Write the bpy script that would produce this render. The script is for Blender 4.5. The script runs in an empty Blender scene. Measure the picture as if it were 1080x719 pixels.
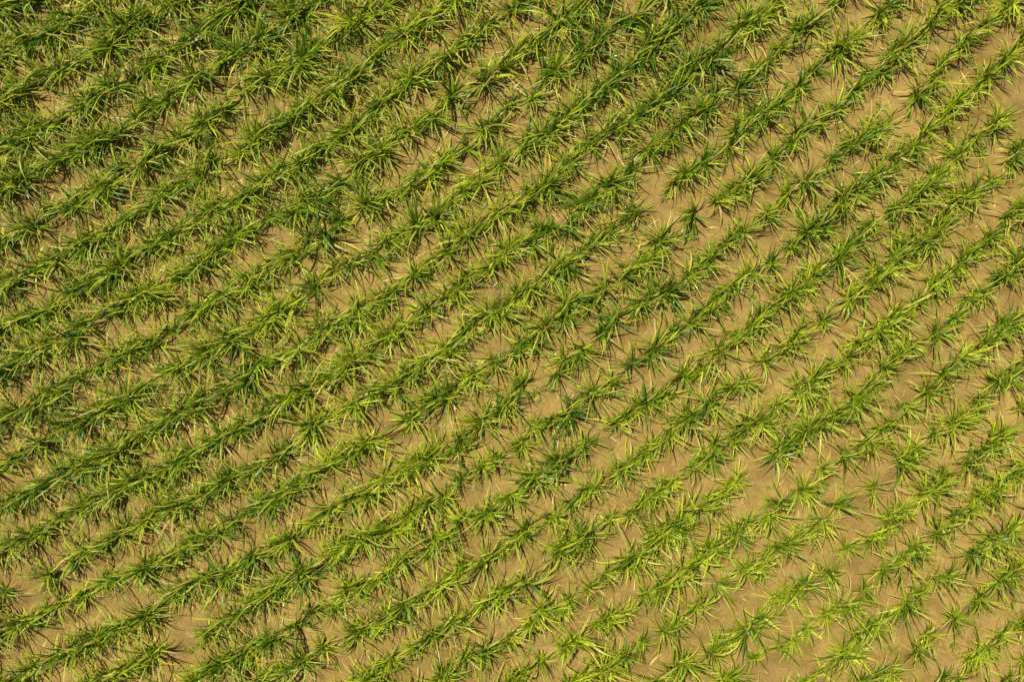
import bpy, math, numpy as np
from mathutils import Vector
rng = np.random.default_rng(23)
S = 0.035                      # metres per photo pixel on the ground
W = 1080*S
LENS = 28.0
H = W/2/((36/2)/LENS)

# ------------------------------------------------ helpers
def vnoise(x, y, scale, seed):
    r = np.random.default_rng(seed); n = 256
    g = r.random((n, n))
    u = np.asarray(x)/scale+1000.37; v = np.asarray(y)/scale+1000.71
    iu = np.floor(u).astype(int); iv = np.floor(v).astype(int)
    fu = u-iu; fv = v-iv
    fu = fu*fu*(3-2*fu); fv = fv*fv*(3-2*fv)
    a = g[iu % n, iv % n]; b = g[(iu+1) % n, iv % n]
    c = g[iu % n, (iv+1) % n]; d = g[(iu+1) % n, (iv+1) % n]
    return (a*(1-fu)+b*fu)*(1-fv)+(c*(1-fu)+d*fu)*fv

def sstep(a, b, x):
    t = np.clip((x-a)/(b-a), 0, 1); return t*t*(3-2*t)

ANG = 34.0
R0 = 3800*S; PITCH = 41.5*S; PHASE = 0.2
C = np.array([-math.sin(math.radians(ANG)), math.cos(math.radians(ANG))])*R0

def ground_z(x, y):
    r = np.hypot(x-C[0], y-C[1])
    k = (r-R0)/PITCH-PHASE
    near = 1-sstep(38, 50, np.hypot(x, y))
    z = 0.06*np.cos(2*np.pi*k)*near
    z = z+0.10*(vnoise(x, y, 6.0, 3)-.5)*near+0.04*(vnoise(x, y, 0.7, 4)-.5)*near+0.02*(vnoise(x, y, 0.28, 5)-.5)*near
    return z

def vigour(x, y):
    # thicker growth on the -x,+y side of the field
    g = 0.50+(-x/19.0)*0.28+(y/12.5)*0.20
    return np.clip(g+0.42*(vnoise(x, y, 5.0, 21)-.5)+0.40*(vnoise(x, y, 2.0, 22)-.5), 0, 1)

def mesh_obj(name, co, faces, mat, col=None, smooth=True):
    me = bpy.data.meshes.new(name)
    nv = len(co); nf = len(faces)
    me.vertices.add(nv); me.vertices.foreach_set("co", co.astype(np.float32).ravel())
    me.loops.add(nf*4); me.loops.foreach_set("vertex_index", faces.astype(np.int32).ravel())
    me.polygons.add(nf)
    me.polygons.foreach_set("loop_start", np.arange(0, nf*4, 4, dtype=np.int32))
    me.polygons.foreach_set("loop_total", np.full(nf, 4, dtype=np.int32))
    me.polygons.foreach_set("use_smooth", np.full(nf, smooth))
    me.update(calc_edges=True)
    if col is not None:
        a = me.color_attributes.new("tint", 'FLOAT_COLOR', 'POINT')
        c4 = np.ones((nv, 4), dtype=np.float32); c4[:, :3] = col
        a.data.foreach_set("color", c4.ravel())
    me.materials.append(mat)
    ob = bpy.data.objects.new(name, me); bpy.context.scene.collection.objects.link(ob)
    return ob

# ------------------------------------------------ materials
def soil_material():
    m = bpy.data.materials.new("dry_soil"); m.use_nodes = True
    nt = m.node_tree; N = nt.nodes; L = nt.links
    b = N["Principled BSDF"]; b.inputs["Roughness"].default_value = 0.95
    b.inputs["Specular IOR Level"].default_value = 0.12
    tc = N.new("ShaderNodeTexCoord")
    def noise(sc, det, rough=.6):
        n = N.new("ShaderNodeTexNoise"); n.inputs["Scale"].default_value = sc
        n.inputs["Detail"].default_value = det; n.inputs["Roughness"].default_value = rough
        L.new(tc.outputs["Object"], n.inputs["Vector"]); return n
    n1 = noise(0.16, 4); n2 = noise(1.6, 8, .65); n3 = noise(14, 6, .7)
    r1 = N.new("ShaderNodeValToRGB")
    r1.color_ramp.elements[0].position = .3; r1.color_ramp.elements[0].color = (0.255, 0.162, 0.044, 1)
    r1.color_ramp.elements[1].position = .7; r1.color_ramp.elements[1].color = (0.425, 0.290, 0.092, 1)
    L.new(n2.outputs["Fac"], r1.inputs["Fac"])
    r2 = N.new("ShaderNodeValToRGB")
    r2.color_ramp.elements[0].position = .35; r2.color_ramp.elements[0].color = (.84, .84, .80, 1)
    r2.color_ramp.elements[1].position = .65; r2.color_ramp.elements[1].color = (1.12, 1.12, 1.14, 1)
    L.new(n1.outputs["Fac"], r2.inputs["Fac"])
    mx = N.new("ShaderNodeMix"); mx.data_type = 'RGBA'; mx.blend_type = 'MULTIPLY'; mx.inputs[0].default_value = 1
    L.new(r1.outputs[0], mx.inputs[6]); L.new(r2.outputs[0], mx.inputs[7])
    r3 = N.new("ShaderNodeValToRGB")
    r3.color_ramp.elements[0].position = .35; r3.color_ramp.elements[0].color = (.72, .70, .66, 1)
    r3.color_ramp.elements[1].position = .6; r3.color_ramp.elements[1].color = (1.05, 1.05, 1.05, 1)
    L.new(n3.outputs["Fac"], r3.inputs["Fac"])
    mx2 = N.new("ShaderNodeMix"); mx2.data_type = 'RGBA'; mx2.blend_type = 'MULTIPLY'; mx2.inputs[0].default_value = .85
    L.new(mx.outputs[2], mx2.inputs[6]); L.new(r3.outputs[0], mx2.inputs[7])
    L.new(mx2.outputs[2], b.inputs["Base Color"])
    bp = N.new("ShaderNodeBump"); bp.inputs["Strength"].default_value = .7; bp.inputs["Distance"].default_value = .04
    L.new(n3.outputs["Fac"], bp.inputs["Height"]); L.new(bp.outputs[0], b.inputs["Normal"])
    return m

def leaf_material(name, transl):
    m = bpy.data.materials.new(name); m.use_nodes = True
    nt = m.node_tree; N = nt.nodes; L = nt.links
    b = N["Principled BSDF"]; out = N["Material Output"]
    at = N.new("ShaderNodeVertexColor"); at.layer_name = "tint"
    L.new(at.outputs["Color"], b.inputs["Base Color"])
    b.inputs["Roughness"].default_value = .45
    b.inputs["Specular IOR Level"].default_value = .38
    t = N.new("ShaderNodeBsdfTranslucent")
    g = N.new("ShaderNodeMix"); g.data_type = 'RGBA'; g.blend_type = 'MULTIPLY'; g.inputs[0].default_value = 1
    L.new(at.outputs["Color"], g.inputs[6]); g.inputs[7].default_value = (1.4, 1.4, .3, 1)
    L.new(g.outputs[2], t.inputs["Color"])
    ms = N.new("ShaderNodeMixShader"); ms.inputs[0].default_value = transl
    L.new(b.outputs[0], ms.inputs[1]); L.new(t.outputs[0], ms.inputs[2])
    L.new(ms.outputs[0], out.inputs["Surface"])
    return m

# ------------------------------------------------ ground
fine = np.arange(-30, 30.001, 0.14)
far = np.array([32, 35, 40, 48, 60, 90, 150, 300, 700, 1500, 3000.])
ax = np.concatenate([-far[::-1], fine, far])
X, Y = np.meshgrid(ax, ax, indexing='ij')
Z = ground_z(X, Y)
n = len(ax)
idx = np.arange(n*n).reshape(n, n)
F = np.stack([idx[:-1, :-1], idx[1:, :-1], idx[1:, 1:], idx[:-1, 1:]], -1).reshape(-1, 4)
mesh_obj("field_soil_ground", np.stack([X, Y, Z], -1).reshape(-1, 3), F, soil_material())

# ------------------------------------------------ blades
NS = 5
def build_blades(px, py, pz, phi, Ln, e0, bend, w0, twist, curl, col0, col1, minz=0.03):
    M = len(px)
    s = np.linspace(0, 1, NS+1)
    P = np.zeros((M, NS+1, 3)); P[:, 0, 0] = px; P[:, 0, 1] = py; P[:, 0, 2] = pz
    az = phi[:, None]+curl[:, None]*s[None]**1.5
    el = e0[:, None]-bend[:, None]*s[None]**1.3
    for i in range(NS):
        e = (el[:, i]+el[:, i+1])/2; a = (az[:, i]+az[:, i+1])/2; d = Ln/NS
        P[:, i+1, 0] = P[:, i, 0]+d*np.cos(e)*np.cos(a)
        P[:, i+1, 1] = P[:, i, 1]+d*np.cos(e)*np.sin(a)
        P[:, i+1, 2] = np.maximum(P[:, i, 2]+d*np.sin(e), pz+minz)
    prof = np.array([.6, 1.0, 1.0, .80, .48, .05])
    roll = twist[:, None]*(0.3+s[None])
    sx = -np.sin(az); sy = np.cos(az)
    ux = -np.sin(el)*np.cos(az); uy = -np.sin(el)*np.sin(az); uz = np.cos(el)
    SV = np.stack([sx*np.cos(roll)+ux*np.sin(roll), sy*np.cos(roll)+uy*np.sin(roll), uz*np.sin(roll)], -1)
    hw = (w0[:, None]*prof[None]/2)[..., None]
    A = P-SV*hw; B = P+SV*hw
    co = np.stack([A, B], 2).reshape(-1, 3)
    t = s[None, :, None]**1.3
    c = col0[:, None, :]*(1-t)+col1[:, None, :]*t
    c = np.repeat(c[:, :, None, :], 2, 2).reshape(-1, 3)
    base = (np.arange(M)*(NS+1)*2)[:, None]+np.arange(NS)[None]*2
    F = np.stack([base, base+1, base+3, base+2], -1).reshape(-1, 4)
    return co, F, c

# ------------------------------------------------ clump positions on curved rows
cl = []
HX, HY = 23.5, 17.5
for k in range(-26, 27):
    r = R0+(k+PHASE)*PITCH
    t = -math.radians(90-ANG)-36/R0
    tend = -math.radians(90-ANG)+36/R0
    while t < tend:
        x = C[0]+r*math.cos(t); y = C[1]+r*math.sin(t)
        if abs(x) < HX and abs(y) < HY:
            v = float(vigour(x, y))
            if rng.random() < 0.95+0.05*v:
                off = rng.normal(0, .10)+0.28*(float(vnoise(t*R0, k*7.3, 4.0, 31))-.5)
                sc = (0.83+0.25*v)*rng.uniform(.68, 1.24)
                cl.append((x+off*math.cos(t), y+off*math.sin(t), v, sc, t+math.pi/2))
            step = (0.77-0.22*v)*rng.uniform(.45, 1.55)
        else:
            step = .5
        t += step/r
cl = np.array(cl); NC = len(cl)
nl = rng.integers(28, 54, NC)
nl = (nl*(0.92+0.22*cl[:, 2])).astype(int)
ci = np.repeat(np.arange(NC), nl); M = len(ci)
print("clumps", NC, "blades", M)
sc = cl[ci, 3]; v = cl[ci, 2]; rt = cl[ci, 4]
al = rng.normal(0, .13, M)*sc; ac = rng.normal(0, .06, M)*sc
px = cl[ci, 0]+al*np.cos(rt)-ac*np.sin(rt); py = cl[ci, 1]+al*np.sin(rt)+ac*np.cos(rt)
pz = ground_z(px, py)-.01
# each clump leans its own way; leaves bunch a little to that side and along the row
lean = rng.uniform(0, 2*np.pi, NC)[ci]; la = rng.uniform(0, .5, NC)[ci]
phi = rng.uniform(0, 2*np.pi, M); phi = phi-la*np.sin(phi-lean)-0.14*np.sin(2*(phi-rt))
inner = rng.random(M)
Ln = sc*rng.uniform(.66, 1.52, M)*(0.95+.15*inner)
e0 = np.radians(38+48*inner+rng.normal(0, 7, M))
bend = np.radians(rng.uniform(30, 125, M))
w0 = rng.uniform(.034, .064, M)*(0.8+.25*sc)
twist = rng.normal(0, .55, M); curl = rng.normal(0, .42, M)
hue = rng.normal(0, 1, NC)
ch = hue[ci]; lh = rng.normal(0, 1, M)
yel = np.clip(0.45-0.30*v+0.10*ch+0.27*lh+.28*(vnoise(px, py, 4, 41)-.5), 0, 1)[:, None]
gD = np.array([.064, .155, .005]); gY = np.array([.445, .550, .022])
c0 = gD*(1-yel)+gY*yel
c0 *= np.exp(rng.normal(0, .22, M))[:, None]
c0 *= (0.62+0.44*(1-inner))[:, None]*1.06  # shade inside the clump painted into the colour: upright inner blades darker
c1 = np.minimum(c0*np.array([1.75, 1.52, 1.2]), .72)  # yellower tips; the darker blade base is painted stalk shade
u = rng.random(M)
tipy = u < .28
c1[tipy] = np.array([.66, .59, .08])*np.exp(rng.normal(0, .12, tipy.sum()))[:, None]
dry = u > .955
c0[dry] = np.array([.48, .37, .08]); c1[dry] = np.array([.64, .49, .15])
e0[dry] -= .4
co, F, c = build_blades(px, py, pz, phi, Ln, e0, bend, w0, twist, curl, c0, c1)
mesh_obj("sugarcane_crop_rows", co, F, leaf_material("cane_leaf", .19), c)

# ------------------------------------------------ dry leaf litter on the soil
M = 9000
px = rng.uniform(-HX, HX, M); py = rng.uniform(-HY, HY, M)
o = np.ones(M)
cc = np.array([.42, .32, .10])*np.exp(rng.normal(0, .42, M))[:, None]
co, F, c = build_blades(px, py, ground_z(px, py)+.008, rng.uniform(0, 6.28, M), rng.uniform(.12, .7, M),
    o*0.05, o*.1, rng.uniform(.012, .038, M), rng.normal(0, .2, M), rng.normal(0, .5, M), cc, cc, .006)
mesh_obj("dry_leaf_litter", co, F, leaf_material("straw", .1), c)

# ------------------------------------------------ small weeds
NW = 2600
wx = rng.uniform(-HX, HX, NW); wy = rng.uniform(-HY, HY, NW)
ws = rng.uniform(.4, 2.0, NW)
wi = np.repeat(np.arange(NW), 9); M = len(wi)
px = wx[wi]+rng.normal(0, .03, M); py = wy[wi]+rng.normal(0, .03, M)
cc = np.array([.21, .28, .02])*np.exp(rng.normal(0, .25, M))[:, None]
co, F, c = build_blades(px, py, ground_z(px, py), rng.uniform(0, 6.28, M), ws[wi]*rng.uniform(.08, .25, M),
    rng.uniform(.3, 1.1, M), rng.uniform(.3, 1.2, M), ws[wi]*rng.uniform(.015, .03, M), rng.normal(0, .3, M), rng.normal(0, .3, M), cc, cc*1.2, .01)
mesh_obj("low_weeds", co, F, leaf_material("weed_leaf", .2), c)

# ------------------------------------------------ light
az = math.atan2(-270, 275)     # clockwise from +Y
el = math.radians(62.5)
d = Vector((math.sin(az)*math.cos(el), math.cos(az)*math.cos(el), math.sin(el)))
sd = bpy.data.lights.new("sun", 'SUN'); sd.energy = 5.0; sd.angle = math.radians(.5); sd.color = (1, .95, .81)
so = bpy.data.objects.new("sun", sd); so.rotation_euler = d.to_track_quat('Z', 'Y').to_euler(); so.location = d*60
bpy.context.scene.collection.objects.link(so)
w = bpy.data.worlds.new("World"); bpy.context.scene.world = w; w.use_nodes = True
nt = w.node_tree; bg = nt.nodes["Background"]; sk = nt.nodes.new("ShaderNodeTexSky")
sk.sky_type = 'NISHITA'; sk.sun_disc = False; sk.sun_elevation = el; sk.sun_rotation = az
nt.links.new(sk.outputs[0], bg.inputs[0]); bg.inputs[1].default_value = .05

cd = bpy.data.cameras.new("drone_camera"); cd.lens = LENS; cd.sensor_width = 36; cd.clip_end = 8000
co_ = bpy.data.objects.new("drone_camera", cd); co_.location = (0, 0, H)
bpy.context.scene.collection.objects.link(co_); bpy.context.scene.camera = co_
vs = bpy.context.scene.view_settings; vs.view_transform = 'Standard'; vs.look = 'None'; vs.exposure = 0; vs.gamma = 1
